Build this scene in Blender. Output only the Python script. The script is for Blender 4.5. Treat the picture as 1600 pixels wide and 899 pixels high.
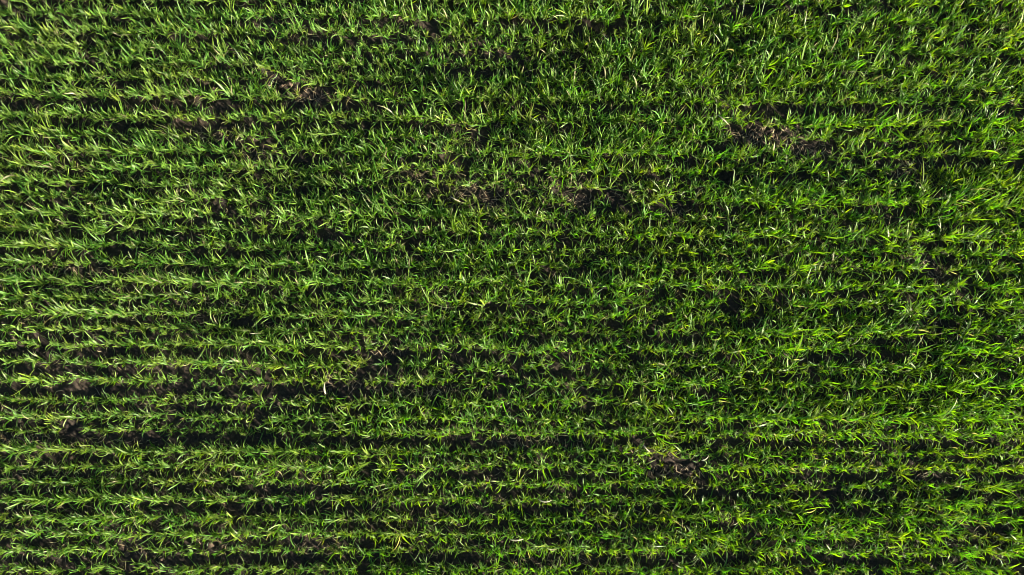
import bpy, math
import numpy as np

for o in list(bpy.data.objects):
    bpy.data.objects.remove(o, do_unlink=True)
scene = bpy.context.scene
C = scene.collection
R = math.radians

# ------------------------------------------------------------------ camera
LENS = 27.0
ALT = 5.97 * LENS / 24.0                                   # height of the drone above the field
cam_data = bpy.data.cameras.new("camera")
cam_data.lens = LENS
cam_data.sensor_width = 36.0
cam_data.clip_start = 0.1
cam_data.clip_end = 3000.0
camera = bpy.data.objects.new("camera", cam_data)
camera.location = (0.0, 0.0, ALT)
camera.rotation_euler = (0.0, 0.0, 0.0)      # straight down, top of the picture is +Y
C.objects.link(camera)
scene.camera = camera

# ------------------------------------------------------------------ sky and sun
SUN_ELEV = 16.5
SUN_AZ = -36.0                               # direction TO the sun, counter-clockwise from +X
world = bpy.data.worlds.new("World")
scene.world = world
world.use_nodes = True
wn = world.node_tree
wn.nodes.clear()
sky = wn.nodes.new("ShaderNodeTexSky")
sky.sky_type = 'NISHITA'
sky.sun_disc = False
sky.air_density = 0.5
sky.dust_density = 0.2
sky.altitude = 1500.0
sky.sun_elevation = R(SUN_ELEV)
sky.sun_rotation = R(90.0 - SUN_AZ)
bg = wn.nodes.new("ShaderNodeBackground")
bg.inputs["Strength"].default_value = 0.05
wo = wn.nodes.new("ShaderNodeOutputWorld")
wn.links.new(sky.outputs["Color"], bg.inputs["Color"])
wn.links.new(bg.outputs["Background"], wo.inputs["Surface"])

sun_data = bpy.data.lights.new("sun", 'SUN')
sun_data.energy = 5.0
sun_data.angle = R(0.55)
sun_data.color = (1.0, 0.90, 0.72)
sun = bpy.data.objects.new("sun", sun_data)
sun.rotation_euler = (0.0, R(90.0 - SUN_ELEV), R(SUN_AZ))
sun.location = (6, -3, 8)
C.objects.link(sun)

scene.cycles.filter_width = 0.9
scene.view_settings.view_transform = 'Standard'
scene.view_settings.look = 'None'
scene.view_settings.exposure = 2.15
scene.view_settings.gamma = 1.0
scene.view_settings.use_curve_mapping = False

# ------------------------------------------------------------------ helpers
rng = np.random.default_rng(11)
S = 36.0 / LENS * ALT / 1600.0                       # metres on the ground per photograph pixel

def px2w(px, py):
    return (np.asarray(px, float) - 800.0) * S, (449.5 - np.asarray(py, float)) * S

def w2px(x, y):
    return np.asarray(x) / S + 800.0, 449.5 - np.asarray(y) / S

def hash2(ix, iy, seed):
    n = (ix.astype(np.int64) * 374761393 + iy.astype(np.int64) * 668265263 + seed * 1442695041) & 0xFFFFFFFF
    n = ((n ^ (n >> 13)) * 1274126177) & 0xFFFFFFFF
    n = (n ^ (n >> 16)) & 0xFFFFFFFF
    return n / 4294967295.0

def vnoise(x, y, seed):
    ix = np.floor(x); iy = np.floor(y)
    fx = x - ix; fy = y - iy
    fx = fx * fx * (3 - 2 * fx); fy = fy * fy * (3 - 2 * fy)
    a = hash2(ix, iy, seed); b = hash2(ix + 1, iy, seed)
    c = hash2(ix, iy + 1, seed); d = hash2(ix + 1, iy + 1, seed)
    return (a * (1 - fx) + b * fx) * (1 - fy) + (c * (1 - fx) + d * fx) * fy

def fbm(x, y, seed, octaves=4):
    t = 0; amp = 1.0; tot = 0.0
    for k in range(octaves):
        t = t + amp * vnoise(x * 2 ** k + 17.3 * k, y * 2 ** k - 9.1 * k, seed + k)
        tot += amp; amp *= 0.5
    return t / tot

def soil_height(x, y):
    h = 0.030 * (fbm(x * 2.2, y * 2.2, 3, 3) - 0.5)
    clod = fbm(x * 16, y * 16, 21, 3)
    h = h + 0.070 * np.maximum(clod - 0.47, 0)
    h = h + 0.022 * (np.abs(fbm(x * 42, y * 42, 41, 2) - 0.5) * 2 - 0.3)
    return h

def node_mat(name):
    m = bpy.data.materials.new(name)
    m.use_nodes = True
    m.node_tree.nodes.clear()
    return m, m.node_tree.nodes, m.node_tree.links

def mesh_np(name, verts, faces4=None, faces3=None, colors=None, smooth=True):
    me = bpy.data.meshes.new(name)
    nv = len(verts)
    me.vertices.add(nv)
    me.vertices.foreach_set("co", np.ascontiguousarray(verts, np.float32).ravel())
    loops = []; starts = []; totals = []; pos = 0
    if faces4 is not None and len(faces4):
        loops.append(faces4.ravel()); n = len(faces4)
        starts.append(pos + np.arange(n) * 4); totals.append(np.full(n, 4)); pos += n * 4
    if faces3 is not None and len(faces3):
        loops.append(faces3.ravel()); n = len(faces3)
        starts.append(pos + np.arange(n) * 3); totals.append(np.full(n, 3)); pos += n * 3
    loops = np.concatenate(loops).astype(np.int32)
    starts = np.concatenate(starts).astype(np.int32); totals = np.concatenate(totals).astype(np.int32)
    me.loops.add(len(loops)); me.loops.foreach_set("vertex_index", loops)
    me.polygons.add(len(starts))
    me.polygons.foreach_set("loop_start", starts)
    me.polygons.foreach_set("loop_total", totals)
    if smooth:
        me.polygons.foreach_set("use_smooth", np.ones(len(starts), bool))
    if colors is not None:
        at = me.attributes.new("tint", 'FLOAT_COLOR', 'POINT')
        at.data.foreach_set("color", np.ascontiguousarray(colors, np.float32).ravel())
    me.update(calc_edges=True)
    return me

def link(name, me, mat=None, parent=None, loc=None):
    o = bpy.data.objects.new(name, me)
    if mat is not None and len(me.materials) == 0:
        me.materials.append(mat)
    C.objects.link(o)
    if parent is not None:
        o.parent = parent
    if loc is not None:
        o.location = loc
    return o

# ------------------------------------------------------------------ materials
def leaf_material():
    m, N, L = node_mat("leaf_blade")
    at = N.new("ShaderNodeAttribute"); at.attribute_name = "tint"
    pr = N.new("ShaderNodeBsdfPrincipled")
    pr.inputs["Roughness"].default_value = 0.5
    pr.inputs["Specular IOR Level"].default_value = 0.68
    L.new(at.outputs["Color"], pr.inputs["Base Color"])
    # light that passes through a blade comes out warmer and more saturated
    hs = N.new("ShaderNodeHueSaturation")
    hs.inputs["Hue"].default_value = 0.51
    hs.inputs["Saturation"].default_value = 1.6
    hs.inputs["Value"].default_value = 1.75
    L.new(at.outputs["Color"], hs.inputs["Color"])
    tr = N.new("ShaderNodeBsdfTranslucent")
    L.new(hs.outputs["Color"], tr.inputs["Color"])
    mx = N.new("ShaderNodeMixShader"); mx.inputs["Fac"].default_value = 0.42
    L.new(pr.outputs[0], mx.inputs[1]); L.new(tr.outputs[0], mx.inputs[2])
    out = N.new("ShaderNodeOutputMaterial")
    L.new(mx.outputs[0], out.inputs["Surface"])
    return m

def soil_material(name, dark, light, scale, bump=0.6):
    m, N, L = node_mat(name)
    tc = N.new("ShaderNodeTexCoord")
    n1 = N.new("ShaderNodeTexNoise"); n1.inputs["Scale"].default_value = scale
    n1.inputs["Detail"].default_value = 8; n1.inputs["Roughness"].default_value = 0.65
    L.new(tc.outputs["Object"], n1.inputs["Vector"])
    n2 = N.new("ShaderNodeTexNoise"); n2.inputs["Scale"].default_value = scale * 14
    n2.inputs["Detail"].default_value = 6
    L.new(tc.outputs["Object"], n2.inputs["Vector"])
    md = N.new("ShaderNodeMath"); md.operation = 'MULTIPLY_ADD'
    md.inputs[1].default_value = 0.55
    L.new(n2.outputs["Fac"], md.inputs[0])
    m3 = N.new("ShaderNodeMath"); m3.operation = 'MULTIPLY'; m3.inputs[1].default_value = 0.5
    L.new(n1.outputs["Fac"], m3.inputs[0]); L.new(m3.outputs[0], md.inputs[2])
    cr = N.new("ShaderNodeValToRGB")
    cr.color_ramp.elements[0].position = 0.36; cr.color_ramp.elements[0].color = (*dark, 1)
    cr.color_ramp.elements[1].position = 0.72; cr.color_ramp.elements[1].color = (*light, 1)
    L.new(md.outputs[0], cr.inputs["Fac"])
    bp = N.new("ShaderNodeBump"); bp.inputs["Strength"].default_value = bump
    bp.inputs["Distance"].default_value = 0.008
    L.new(n2.outputs["Fac"], bp.inputs["Height"])
    pr = N.new("ShaderNodeBsdfPrincipled")
    pr.inputs["Roughness"].default_value = 0.95
    pr.inputs["Specular IOR Level"].default_value = 0.15
    L.new(cr.outputs["Color"], pr.inputs["Base Color"]); L.new(bp.outputs[0], pr.inputs["Normal"])
    out = N.new("ShaderNodeOutputMaterial"); L.new(pr.outputs[0], out.inputs["Surface"])
    return m

def straw_material():
    m, N, L = node_mat("dry_straw")
    at = N.new("ShaderNodeAttribute"); at.attribute_name = "tint"
    pr = N.new("ShaderNodeBsdfPrincipled")
    pr.inputs["Roughness"].default_value = 0.6
    L.new(at.outputs["Color"], pr.inputs["Base Color"])
    out = N.new("ShaderNodeOutputMaterial"); L.new(pr.outputs[0], out.inputs["Surface"])
    return m

LEAF = leaf_material()
SOIL = soil_material("field_soil", (0.0145, 0.0140, 0.0142), (0.085, 0.064, 0.046), 3.0)
CLOD = soil_material("dry_clod", (0.045, 0.034, 0.027), (0.20, 0.14, 0.10), 18.0)
STRAW = straw_material()

# ------------------------------------------------------------------ the ground, one sheet to the horizon
def axis(half, step):
    core = np.arange(-half, half + step * 0.5, step)
    out = half * np.cumprod(np.full(26, 1.22)) + 0.0
    out = out * 1.0
    out = np.concatenate([half + (np.arange(1, 40) * 0.05), half + 2.0 + np.geomspace(0.1, 900, 30)])
    return np.concatenate([-out[::-1], core, out])

gx = axis(4.7, 0.020); gy = axis(2.75, 0.020)
GX, GY = np.meshgrid(gx, gy)
fade = np.clip(1 - (np.maximum(np.abs(GX) - 8, np.abs(GY) - 6)) / 4, 0, 1)
GZ = soil_height(GX, GY) * fade
nxg, nyg = len(gx), len(gy)
idx = np.arange(nxg * nyg).reshape(nyg, nxg)
quads = np.stack([idx[:-1, :-1], idx[:-1, 1:], idx[1:, 1:], idx[1:, :-1]], -1).reshape(-1, 4)
ground = link("ground", mesh_np("ground", np.stack([GX, GY, GZ], -1).reshape(-1, 3), quads), SOIL)
ground["kind"] = "structure"
ground["label"] = "dark brown crumbly field soil showing between the crop rows"

# ------------------------------------------------------------------ where the crop stands
# each sown row: photograph height at the left edge and at the right edge
ROWS_L = [24, 50, 76, 98, 122, 150, 183, 212, 236, 261, 285, 309, 333, 357, 384, 410, 439, 465, 490, 514, 538,
          565, 592, 624, 650, 671, 702, 727, 751, 778, 808, 833, 858, 888]
ROWS_R = [37, 62, 87, 113, 139, 164, 197, 221, 247, 273, 297, 322, 348, 372, 397, 423, 450, 477, 500, 521, 548,
          577, 606, 632, 656, 679, 707, 731, 759, 786, 808, 834, 859, 889]
NROW = len(ROWS_L)
MARG = 13                                    # rows carried on past the frame, above and below
rows = []
for k in range(MARG, 0, -1):
    rows.append((-1, 24 - 26 * k, 37 - 26 * k))
for i in range(NROW):
    rows.append((i, ROWS_L[i], ROWS_R[i]))
for k in range(1, MARG + 1):
    rows.append((-1, 888 + 26 * k, 889 + 26 * k))

# thin or bare places in the stand: centre, half-size (photograph pixels), how bare
BARE = [(478, 150, 40, 14, .9), (432, 130, 26, 10, .8), (690, 206, 50, 11, .8), (738, 226, 26, 10, .7),
        (1185, 213, 62, 17, 1.12), (1262, 236, 38, 14, 1.1), (760, 300, 230, 24, .38), (1415, 262, 34, 13, .8), (405, 246, 42, 13, .9),
        (340, 212, 44, 10, .7), (196, 214, 16, 10, .7), (100, 266, 60, 10, .6), (30, 250, 30, 9, .6),
        (640, 276, 36, 12, .7), (700, 305, 60, 14, .75), (768, 318, 36, 17, .95), (905, 326, 30, 14, 1.0),
        (1062, 330, 28, 12, .9), (880, 215, 26, 9, .7), (880, 142, 30, 8, .6), (1462, 412, 24, 10, 1.0),
        (1462, 432, 20, 9, 1.0), (1388, 345, 14, 10, .8), (1442, 510, 34, 12, .8), (60, 424, 120, 9, .8),
        (220, 426, 110, 8, .7), (120, 452, 120, 7, .6), (560, 600, 50, 8, .8), (640, 612, 90, 8, .9),
        (530, 585, 40, 7, .7), (840, 690, 75, 10, .85), (1058, 738, 40, 11, 1.0), (1432, 742, 20, 9, .8),
        (1425, 693, 20, 9, .7), (30, 686, 60, 10, .9), (190, 690, 60, 8, .7), (70, 740, 60, 9, .6),
        (230, 742, 60, 8, .6), (360, 740, 60, 8, .6), (500, 852, 40, 12, .8), (330, 848, 34, 10, .9),
        (210, 856, 26, 10, .8), (110, 790, 70, 8, .6), (860, 876, 80, 7, .6), (1510, 838, 60, 8, .7),
        (1540, 153, 44, 6, .6), (1585, 164, 22, 9, .8), (40, 18, 14, 8, .8), (115, 60, 40, 7, .7),
        (500, 60, 30, 10, .6), (160, 323, 16, 8, .6), (610, 545, 40, 9, .5), (1260, 575, 20, 10, .6),
        (860, 440, 60, 8, .5), (640, 460, 50, 8, .5), (1300, 415, 50, 8, .5), (960, 60, 30, 8, .4),
        (280, 500, 90, 7, .5), (60, 500, 60, 7, .5), (340, 475, 60, 7, .5), (760, 640, 60, 7, .5),
        (1000, 870, 60, 7, .5), (690, 860, 60, 7, .5)]

def bareness(px, py):
    b = np.zeros_like(px)
    for cx, cy, rx, ry, s in BARE:
        d = ((px - cx) / rx) ** 2 + ((py - cy) / ry) ** 2
        b = np.maximum(b, s * np.clip(1.45 - d, 0, 1))
    return b

def vigour(px, py):
    """how tall the stand is: lush at the top and right, short towards the lower left"""
    lush = 0.5 + 0.5 * np.tanh((px * 0.55 - (py - 330) * 1.25 - 190) / 330)
    n = fbm(px / 150.0, py / 60.0, 77, 3) - 0.5
    return np.clip(0.83 + 0.12 * lush + 0.60 * n, 0.5, 1.25)

def spread(px, py):
    """the drill lines are tidy at the lower left and loosen towards the top and the right"""
    return 0.5 + 0.5 * np.tanh((px * 0.6 - (py - 400) * 0.8 - 250) / 300)

# plants: base position, row, size
P_px, P_py, P_row = [], [], []
step = 0.022 / S
for rid, yl, yr in rows:
    n = int(2560 / step)
    x = -480 + np.arange(n) * step + rng.normal(0, step * 0.45, n)
    base = yl + (yr - yl) * np.clip(x, -600, 2200) / 1600.0
    wig = 5.0 * (fbm(x / 260.0, np.full(n, yl * 0.37), 5, 2) - 0.5)
    wig = wig + 7.0 * (fbm(x / 42.0, np.full(n, yl * 1.13), 61, 2) - 0.5)
    y = base + wig + rng.normal(0, 1, n) * (2.9 + 1.7 * spread(x, base))
    P_px.append(x); P_py.append(y); P_row.append(np.full(n, rid))
P_px = np.concatenate(P_px); P_py = np.concatenate(P_py); P_row = np.concatenate(P_row)
gap = fbm(P_px / 38.0, P_py / 24.0, 131, 2)
keep = rng.random(len(P_px)) > np.maximum(bareness(P_px, P_py) * 0.87, np.clip((0.35 - gap) * 4.0, 0, 0.7))
P_px, P_py, P_row = P_px[keep], P_py[keep], P_row[keep]
P_size = vigour(P_px, P_py) * rng.normal(1.0, 0.20, len(P_px)).clip(0.55, 1.5)
# some drill lines came up stronger than their neighbours, for a stretch at a time
rowkey = np.round(P_py / 26.0)
P_size *= 1 + 0.75 * (fbm(P_px / 420.0, P_row * 7.31 + np.where(P_row < 0, rowkey * 3.7, 0.0), 909, 2) - 0.5)
P_size *= 1 - 0.28 * bareness(P_px, P_py)

P_hue = rng.random(len(P_px))

# the big tufts one notices in the photograph: position and size
TUFTS = [(1488, 442, 1.55), (786, 384, 1.5), (552, 50, 1.4), (604, 388, 1.3), (467, 226, 1.35), (378, 240, 1.35),
         (685, 288, 1.45), (775, 288, 1.25), (302, 834, 1.35), (228, 860, 1.25), (1210, 70, 1.35), (1310, 62, 1.4),
         (536, 468, 1.35), (268, 404, 1.25), (845, 208, 1.4), (1010, 625, 1.3), (1400, 738, 1.35), (1330, 625, 1.35),
         (712, 520, 1.4), (508, 624, 1.35), (1066, 445, 1.25), (930, 275, 1.25), (130, 340, 1.3), (875, 60, 1.3)]

# the largest plant of every row in each of nine stretches becomes a thing of its own
COLS = [(0, 90, "at the left edge"), (140, 260, "one eighth across"), (340, 460, "a quarter across"),
        (540, 660, "three eighths across"), (740, 860, "halfway across"), (940, 1060, "five eighths across"),
        (1140, 1260, "three quarters across"), (1340, 1460, "seven eighths across"), (1510, 1600, "at the right edge")]
chosen = {}
for r in range(NROW - 1):
    for c, (x0, x1, _) in enumerate(COLS):
        sel = np.where((P_row == r) & (P_px > x0 + 6) & (P_px < x1 - 6))[0]
        if len(sel):
            chosen[(r, c)] = sel[np.argmax(P_size[sel])]
for k in chosen.values():
    P_size[k] = max(P_size[k] * 1.10, 1.0)
for tx, ty, sz in TUFTS:
    best = min(range(NROW - 1), key=lambda r: abs(ROWS_L[r] + (ROWS_R[r] - ROWS_L[r]) * tx / 1600 - ty))
    col = min(range(9), key=lambda c: abs((COLS[c][0] + COLS[c][1]) / 2 - tx))
    k = chosen.get((best, col))
    if k is not None and P_size[k] < sz:
        P_px[k], P_py[k], P_size[k] = tx, ty, sz
single = np.zeros(len(P_px), bool)
single[list(chosen.values())] = True

PX, PY = px2w(P_px, P_py)
PZ = soil_height(PX, PY) - 0.004

# ------------------------------------------------------------------ leaves
NSEG = 5
def leaf_params(pidx, per_plant):
    """one record per leaf for the plants in pidx"""
    own = np.repeat(pidx, per_plant)
    n = len(own)
    size = P_size[own]
    d = {}
    d['own'] = own
    d['az'] = rng.uniform(0, 2 * math.pi, n)
    young = rng.random(n)                     # 1 = young upright inner leaf, 0 = old outer leaf
    d['th0'] = R(3) + R(40) * (1 - young) ** 1.3 * rng.uniform(0.4, 1.0, n)
    low = rng.random(n) < 0.12                # old leaves lying out over the soil between the rows
    d['th0'] = np.where(low, R(48) + R(30) * rng.random(n), d['th0'])
    d['th1'] = d['th0'] + R(6) + R(105) * rng.beta(1.1, 2.6, n) * (1.15 - 0.45 * young)
    d['len'] = size * rng.normal(0.111, 0.038, n).clip(0.045, 0.22)
    d['wid'] = rng.normal(0.0081, 0.0024, n).clip(0.004, 0.015) * (0.75 + 0.25 * size)
    d['tw'] = rng.normal(0, 1.3, n)
    d['curl'] = rng.normal(0, 1.0, n)
    d['kink'] = np.where(rng.random(n) < 0.14, rng.uniform(0.6, 1.7, n), 0.0)
    d['kinkat'] = rng.uniform(0.35, 0.75, n)
    d['tw0'] = rng.normal(0, 0.35, n)
    d['ox'] = rng.normal(0, 0.006, n); d['oy'] = rng.normal(0, 0.006, n)
    d['oz'] = rng.uniform(0.0, 0.055, n) * size * (0.3 + young)
    d['leanx'] = rng.normal(-0.02, 0.09, n)
    d['leany'] = rng.normal(0.30, 0.20, n)
    # colour of the leaf itself
    t = rng.random(n)
    pt = fbm(P_px[own] / 90.0, P_py[own] / 40.0, 301, 2)
    g = np.stack([0.079 + 0.080 * t, 0.164 + 0.090 * t, 0.015 + 0.027 * t], -1) * rng.uniform(0.55, 1.5, (n, 1))
    yel = np.clip((pt - 0.55) * 2.2, 0, 0.5)[:, None]
    g = g * (1 - yel) + np.array([0.155, 0.215, 0.030]) * yel
    # no two plants have quite the same green: some bluish, some yellowing
    ph = P_hue[own][:, None]
    g = g * np.where(ph < 0.28, np.array([0.76, 0.96, 1.0]), np.where(ph > 0.84, np.array([1.28, 1.10, 0.9]), 1.0))
    thin = bareness(P_px[own], P_py[own])[:, None]
    g = g * (1 - 0.35 * thin) + np.array([0.20, 0.21, 0.05]) * 0.35 * thin
    old = rng.random(n) < 0.022 + 0.10 * thin[:, 0]
    g[old] = np.array([0.27, 0.245, 0.14]) * rng.uniform(0.7, 1.2, (old.sum(), 1))
    d['col'] = g
    d['tipdry'] = np.where(rng.random(n) < 0.12, rng.uniform(0.3, 0.9, n), 0.0)
    return d

def leaf_geometry(d, world=True):
    """(n, 2*NSEG+1, 3) vertices and colours: a tapering, arching, slightly twisted blade"""
    n = len(d['az'])
    t = np.linspace(0, 1, NSEG + 1)
    tm = (t[:-1] + t[1:]) / 2
    th = d['th0'][:, None] + (d['th1'] - d['th0'])[:, None] * tm[None] ** 1.35
    th = th + d['kink'][:, None] * (tm[None] > d['kinkat'][:, None])
    az = d['az'][:, None] + d['curl'][:, None] * tm[None] ** 1.5
    dx = np.sin(th) * np.cos(az) + d['leanx'][:, None]
    dy = np.sin(th) * np.sin(az) + d['leany'][:, None]
    dz = np.cos(th)
    nrm = np.sqrt(dx * dx + dy * dy + dz * dz)
    st = (d['len'] / NSEG)[:, None]
    cx = np.concatenate([np.zeros((n, 1)), np.cumsum(dx / nrm * st, 1)], 1) + d['ox'][:, None]
    cy = np.concatenate([np.zeros((n, 1)), np.cumsum(dy / nrm * st, 1)], 1) + d['oy'][:, None]
    cz = np.concatenate([np.zeros((n, 1)), np.cumsum(dz / nrm * st, 1)], 1) + d['oz'][:, None]
    cz = np.maximum(cz, 0.008 + 0.004 * np.abs(d['tw'])[:, None])
    # width direction: level, square to the leaf's heading, rolled by the twist
    D = np.stack([np.gradient(cx, axis=1), np.gradient(cy, axis=1), np.gradient(cz, axis=1)], -1)
    D /= np.linalg.norm(D, axis=-1, keepdims=True) + 1e-9
    azv = d['az'][:, None] + 0 * t[None]
    side = np.stack([-np.sin(azv), np.cos(azv), 0 * azv], -1)
    side -= D * (side * D).sum(-1, keepdims=True)
    side /= np.linalg.norm(side, axis=-1, keepdims=True) + 1e-9
    nor = np.cross(D, side)
    roll = d['tw0'][:, None] + d['tw'][:, None] * t[None]
    W = side * np.cos(roll)[..., None] + nor * np.sin(roll)[..., None]
    prof = np.array([0.6, 0.92, 1.0, 0.88, 0.58, 0.0])
    hw = 0.5 * d['wid'][:, None] * prof[None]
    cc = np.stack([cx, cy, cz], -1)
    if world:
        cc = cc + np.stack([PX, PY, PZ], -1)[d['own']][:, None, :]
    A = cc + W * hw[..., None]; B = cc - W * hw[..., None]
    V = np.empty((n, 2 * NSEG + 1, 3))
    V[:, 0:2 * NSEG:2] = A[:, :NSEG]; V[:, 1:2 * NSEG:2] = B[:, :NSEG]; V[:, -1] = cc[:, -1]
    col = np.ones((n, 2 * NSEG + 1, 4))
    tv = np.append(np.repeat(t[:NSEG], 2), 1.0)
    base = d['col'][:, None, :] * (1.0 + 0.18 * (tv[None, :, None] - 0.4))
    # the sheath end of a leaf is paler
    sheath = np.clip(1 - tv / 0.25, 0, 1)[None, :, None] * 0.45
    base = base * (1 - sheath) + np.array([0.20, 0.26, 0.08]) * sheath
    dry = (np.clip((tv[None] - 0.72) / 0.28, 0, 1) * d['tipdry'][:, None])[..., None]
    base = base * (1 - dry) + np.array([0.33, 0.30, 0.17]) * dry
    col[..., :3] = base
    return V, col

_q = np.array([[2 * k, 2 * k + 1, 2 * k + 3, 2 * k + 2] for k in range(NSEG - 1)])
_t = np.array([[2 * NSEG - 2, 2 * NSEG - 1, 2 * NSEG]])
def leaf_faces(n):
    off = (np.arange(n) * (2 * NSEG + 1))[:, None, None]
    return (off + _q[None]).reshape(-1, 4), (off + _t[None]).reshape(-1, 3)

# the mass of the crop
mass = np.where(~single)[0]
inframe = (P_px[mass] > -90) & (P_px[mass] < 1690) & (P_py[mass] > -70) & (P_py[mass] < 970)
cnt = np.where(inframe, np.round(8.5 + 2.6 * spread(P_px[mass], P_py[mass]) + rng.normal(0, 1.2, len(mass))).astype(int), rng.integers(3, 6, len(mass)))
d = leaf_params(mass, cnt)
V, col = leaf_geometry(d)
q4, q3 = leaf_faces(len(V))
crop = link("cereal_crop", mesh_np("cereal_crop", V.reshape(-1, 3), q4, q3, col.reshape(-1, 4)), LEAF)
crop["kind"] = "stuff"
crop["label"] = "dense young green cereal plants filling the sown rows of the field"
crop["category"] = "crop"
print("plants", len(P_px), "leaves in mass", len(V))

# single plants, each with its leaves
ORD = ["first", "second", "third", "fourth", "fifth", "sixth", "seventh", "eighth", "ninth", "tenth", "eleventh",
       "twelfth", "thirteenth", "fourteenth", "fifteenth", "sixteenth", "seventeenth", "eighteenth", "nineteenth",
       "twentieth"]
TENS = {20: "twenty", 30: "thirty"}
def ordinal(i):
    if i <= 20:
        return ORD[i - 1]
    if i == 30:
        return "thirtieth"
    return TENS[i // 10 * 10] + "-" + ORD[i % 10 - 1]

def stem_mesh(h, r0):
    seg = 6
    a = np.arange(seg) * 2 * math.pi / seg
    rings = []
    for z, rr, ly in ((0.0, 1.0, 0.0), (0.45, 0.85, 0.03), (1.0, 0.45, 0.12)):
        rings.append(np.stack([np.cos(a) * r0 * rr, np.sin(a) * r0 * rr + ly * h, np.full(seg, z * h)], -1))
    v = np.concatenate(rings)
    f = [[k * seg + j, k * seg + (j + 1) % seg, (k + 1) * seg + (j + 1) % seg, (k + 1) * seg + j]
         for k in range(2) for j in range(seg)]
    c = np.ones((len(v), 4)); c[:, :3] = (0.19, 0.25, 0.075)
    return mesh_np("stem", v, np.array(f), None, c)

f4, f3 = leaf_faces(1)
for (r, c), k in sorted(chosen.items()):
    plant = bpy.data.objects.new("cereal_plant", None)
    plant.empty_display_size = 0.03
    plant.location = (PX[k], PY[k], PZ[k])
    C.objects.link(plant)
    tone = "pale green" if P_px[k] < 560 else ("bright yellow-green" if P_px[k] > 1100 else "fresh green")
    plant["label"] = "tallest %s cereal plant in the %s row from the top, %s" % (tone, ordinal(r + 1), COLS[c][2])
    plant["category"] = "cereal plant"
    plant["group"] = "tall plants standing out of the sown rows"
    nl = int(rng.integers(9, 13)) + (3 if P_size[k] > 1.24 else 0)
    dd = leaf_params(np.array([k]), nl)
    Vp, cp = leaf_geometry(dd, world=False)
    for j in range(nl):
        link("leaf", mesh_np("leaf", Vp[j], f4, f3, cp[j]), LEAF, plant)
    link("stem", stem_mesh(0.07 * P_size[k], 0.0045), LEAF, plant)

# ------------------------------------------------------------------ crumbs and straw on the soil
def ico():
    import bmesh
    bm = bmesh.new(); bmesh.ops.create_icosphere(bm, subdivisions=1, radius=1.0)
    v = np.array([x.co[:] for x in bm.verts]); f = np.array([[q.index for q in p.verts] for p in bm.faces])
    bm.free(); return v, f
iv, if3 = ico()

def crumb_cloud(px, py, rad):
    n = len(px)
    x, y = px2w(px, py)
    z = soil_height(x, y)
    sc = rad[:, None] * rng.uniform(0.65, 1.25, (n, 3)) * np.array([1, 1, 0.7])
    v = iv[None] * (1 + rng.normal(0, 0.16, (n, len(iv), 1))) * sc[:, None, :]
    a = rng.uniform(0, 6.28, n); ca, sa = np.cos(a)[:, None], np.sin(a)[:, None]
    v = np.stack([v[..., 0] * ca - v[..., 1] * sa, v[..., 0] * sa + v[..., 1] * ca, v[..., 2]], -1)
    v += np.stack([x, y, z + rad * 0.25], -1)[:, None]
    f = (np.arange(n) * len(iv))[:, None, None] + if3[None]
    return v.reshape(-1, 3), f.reshape(-1, 3)

n = 7500
cx_ = rng.uniform(-120, 1720, n); cy_ = rng.uniform(-90, 990, n)
v, f = crumb_cloud(cx_, cy_, rng.lognormal(math.log(0.0065), 0.45, n).clip(0.003, 0.02))
crumbs = link("soil_crumbs", mesh_np("soil_crumbs", v, None, f, None, smooth=False), CLOD)
crumbs["kind"] = "stuff"
crumbs["label"] = "small brown soil crumbs scattered between the crop rows"
crumbs["category"] = "soil"

def straw_blade(x, y, z, az, ln, wd, bend, lift, tint):
    t = np.linspace(0, 1, 6)
    cx = np.cumsum(np.cos(az + bend * t) * ln / 5); cy = np.cumsum(np.sin(az + bend * t) * ln / 5)
    cx -= cx.mean(); cy -= cy.mean()
    px_, py_ = x + cx, y + cy
    cz = (soil_height(px_, py_) if z is None else z) + 0.006 + lift * np.sin(t * math.pi)
    w = wd * 0.5 * np.array([0.5, 0.9, 1.0, 0.85, 0.6, 0.15])
    a = az + bend * t
    nx_, ny_ = -np.sin(a) * w, np.cos(a) * w
    top = np.stack([px_, py_, cz + wd * 0.22], -1)
    l = np.stack([px_ + nx_, py_ + ny_, cz], -1); r = np.stack([px_ - nx_, py_ - ny_, cz], -1)
    v = np.stack([l, top, r], 1).reshape(-1, 3)
    f = []
    for k in range(5):
        a0 = 3 * k
        f += [[a0, a0 + 1, a0 + 4, a0 + 3], [a0 + 1, a0 + 2, a0 + 5, a0 + 4]]
    c = np.ones((len(v), 4)); c[:, :3] = tint
    return v, np.array(f), c

vs, fs, cs, off = [], [], [], 0
cand = np.stack([rng.uniform(-60, 1660, 60000), rng.uniform(-40, 940, 60000)], -1)
cand = cand[rng.random(60000) < 0.05 + bareness(cand[:, 0], cand[:, 1])][:4200]
for tx, ty in cand:
    x, y = px2w(tx, ty)
    tint = np.array([0.40, 0.30, 0.17]) * rng.uniform(0.4, 1.25)
    v, f, c = straw_blade(x, y, None, rng.uniform(0, 6.28), rng.uniform(0.03, 0.10), rng.uniform(0.003, 0.007),
                          rng.normal(0, 0.8), rng.uniform(0, 0.012), tint)
    vs.append(v); fs.append(f + off); cs.append(c); off += len(v)
litter = link("straw_litter", mesh_np("straw_litter", np.concatenate(vs), np.concatenate(fs), None, np.concatenate(cs)), STRAW)
litter["kind"] = "stuff"
litter["label"] = "short bits of tan dead leaf and straw lying on the soil"
litter["category"] = "straw"

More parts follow.
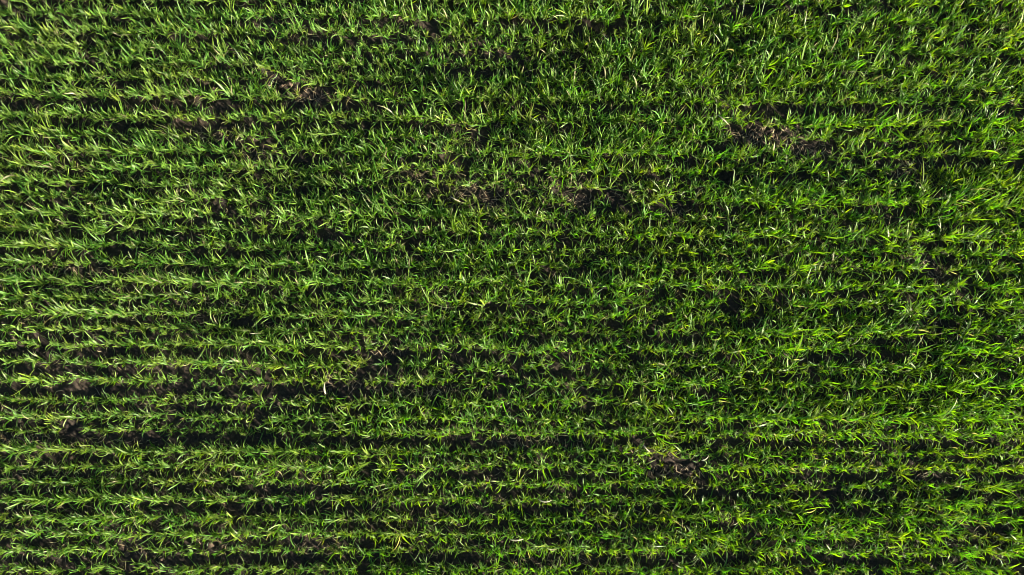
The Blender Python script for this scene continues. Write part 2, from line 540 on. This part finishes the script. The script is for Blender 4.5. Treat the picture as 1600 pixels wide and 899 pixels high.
# clods one can pick out in the bare patches
CLODS = [("the bare patch up right of the middle", [(1158, 205), (1172, 212), (1186, 208), (1198, 219), (1206, 212), (1190, 224), (1212, 226), (1168, 221)]),
         ("the bare spot a quarter across, near the top", [(393, 244), (402, 251), (411, 257), (398, 256), (408, 243), (361, 240), (342, 228)]),
         ("the dark hollow at the upper left", [(452, 131), (461, 142), (440, 136), (484, 160), (494, 164), (470, 150)]),
         ("the long bare strip left of the middle", [(560, 597), (575, 604), (548, 590), (530, 584), (590, 612), (610, 616)]),
         ("the thin patch just above the middle", [(716, 303), (668, 306), (732, 310), (748, 306), (640, 300), (704, 325)]),
         ("the bare patch at the lower right", [(1040, 728), (1054, 742), (1064, 748), (1028, 742), (1078, 738)]),
         ("the bare soil beside the bottom-left rows", [(188, 857), (330, 850), (322, 842), (345, 856), (198, 866)])]
for where, pts in CLODS:
    for q, (tx, ty) in enumerate(sorted(pts)):
        x, y = px2w(tx, ty)
        rad = rng.uniform(0.016, 0.032)
        v = iv * (1 + rng.normal(0, 0.17, (len(iv), 1))) * rad * np.array([rng.uniform(.9, 1.35), rng.uniform(.8, 1.1), .68])
        o = link("soil_clod", mesh_np("soil_clod", v, None, if3, None, smooth=False), CLOD, None,
                 (float(x), float(y), float(soil_height(np.array([x]), np.array([y]))[0] + rad * 0.3)))
        o.rotation_euler = (0, 0, rng.uniform(0, 6.28))
        which = "leftmost" if q == 0 else ("rightmost" if q == len(pts) - 1 else ORD[q] + " from left")
        o["label"] = "brown soil clod, %s in %s" % (which, where)
        o["category"] = "clod"
        o["group"] = "clods in " + where

# dead leaves lying on top of the crop
DRY = [(1386, 362, 1.75, 0.10, 0.011, 0.1, 0.13, "pale dry stalk lying over the dark gap at the right, above the hole"),
       (852, 782, -0.75, 0.13, 0.010, 1.2, 0.13, "bent pale straw caught on the lower rows near the middle"),
       (808, 843, -0.15, 0.12, 0.013, 0.35, 0.14, "broad pale dead leaf lying on the third row from the bottom"),
       (1010, 701, -0.95, 0.09, 0.010, 0.2, 0.12, "slim whitish dead leaf above the lower bare patch"),
       (508, 606, 1.9, 0.11, 0.015, -0.5, 0.12, "folded pale leaf at the left end of the long bare strip"),
       (1102, 716, 0.1, 0.08, 0.010, 0.9, 0.12, "curled cream leaf right of the lower bare patch"),
       (1130, 188, -0.8, 0.12, 0.011, 0.1, 0.14, "pale slanting dry leaf up left of the top bare patch"),
       (712, 312, -0.6, 0.10, 0.010, 0.2, 0.10, "straight pale straw lying in the thin patch above the middle")]
for tx, ty, az, ln, wd, bend, zz, lab in DRY:
    x, y = px2w(tx, ty)
    k = (ALT - zz) / ALT                      # it lies above the ground on the leaves
    v, f, c = straw_blade(0, 0, 0.0, az, ln, wd, bend, 0.015, np.array([0.55, 0.47, 0.32]))
    o = link("dry_leaf", mesh_np("dry_leaf", v, f, None, c), STRAW, None, (float(x) * k, float(y) * k, zz))
    o["label"] = lab
    o["category"] = "dry leaf"
    o["group"] = "dead leaves lying on the crop"
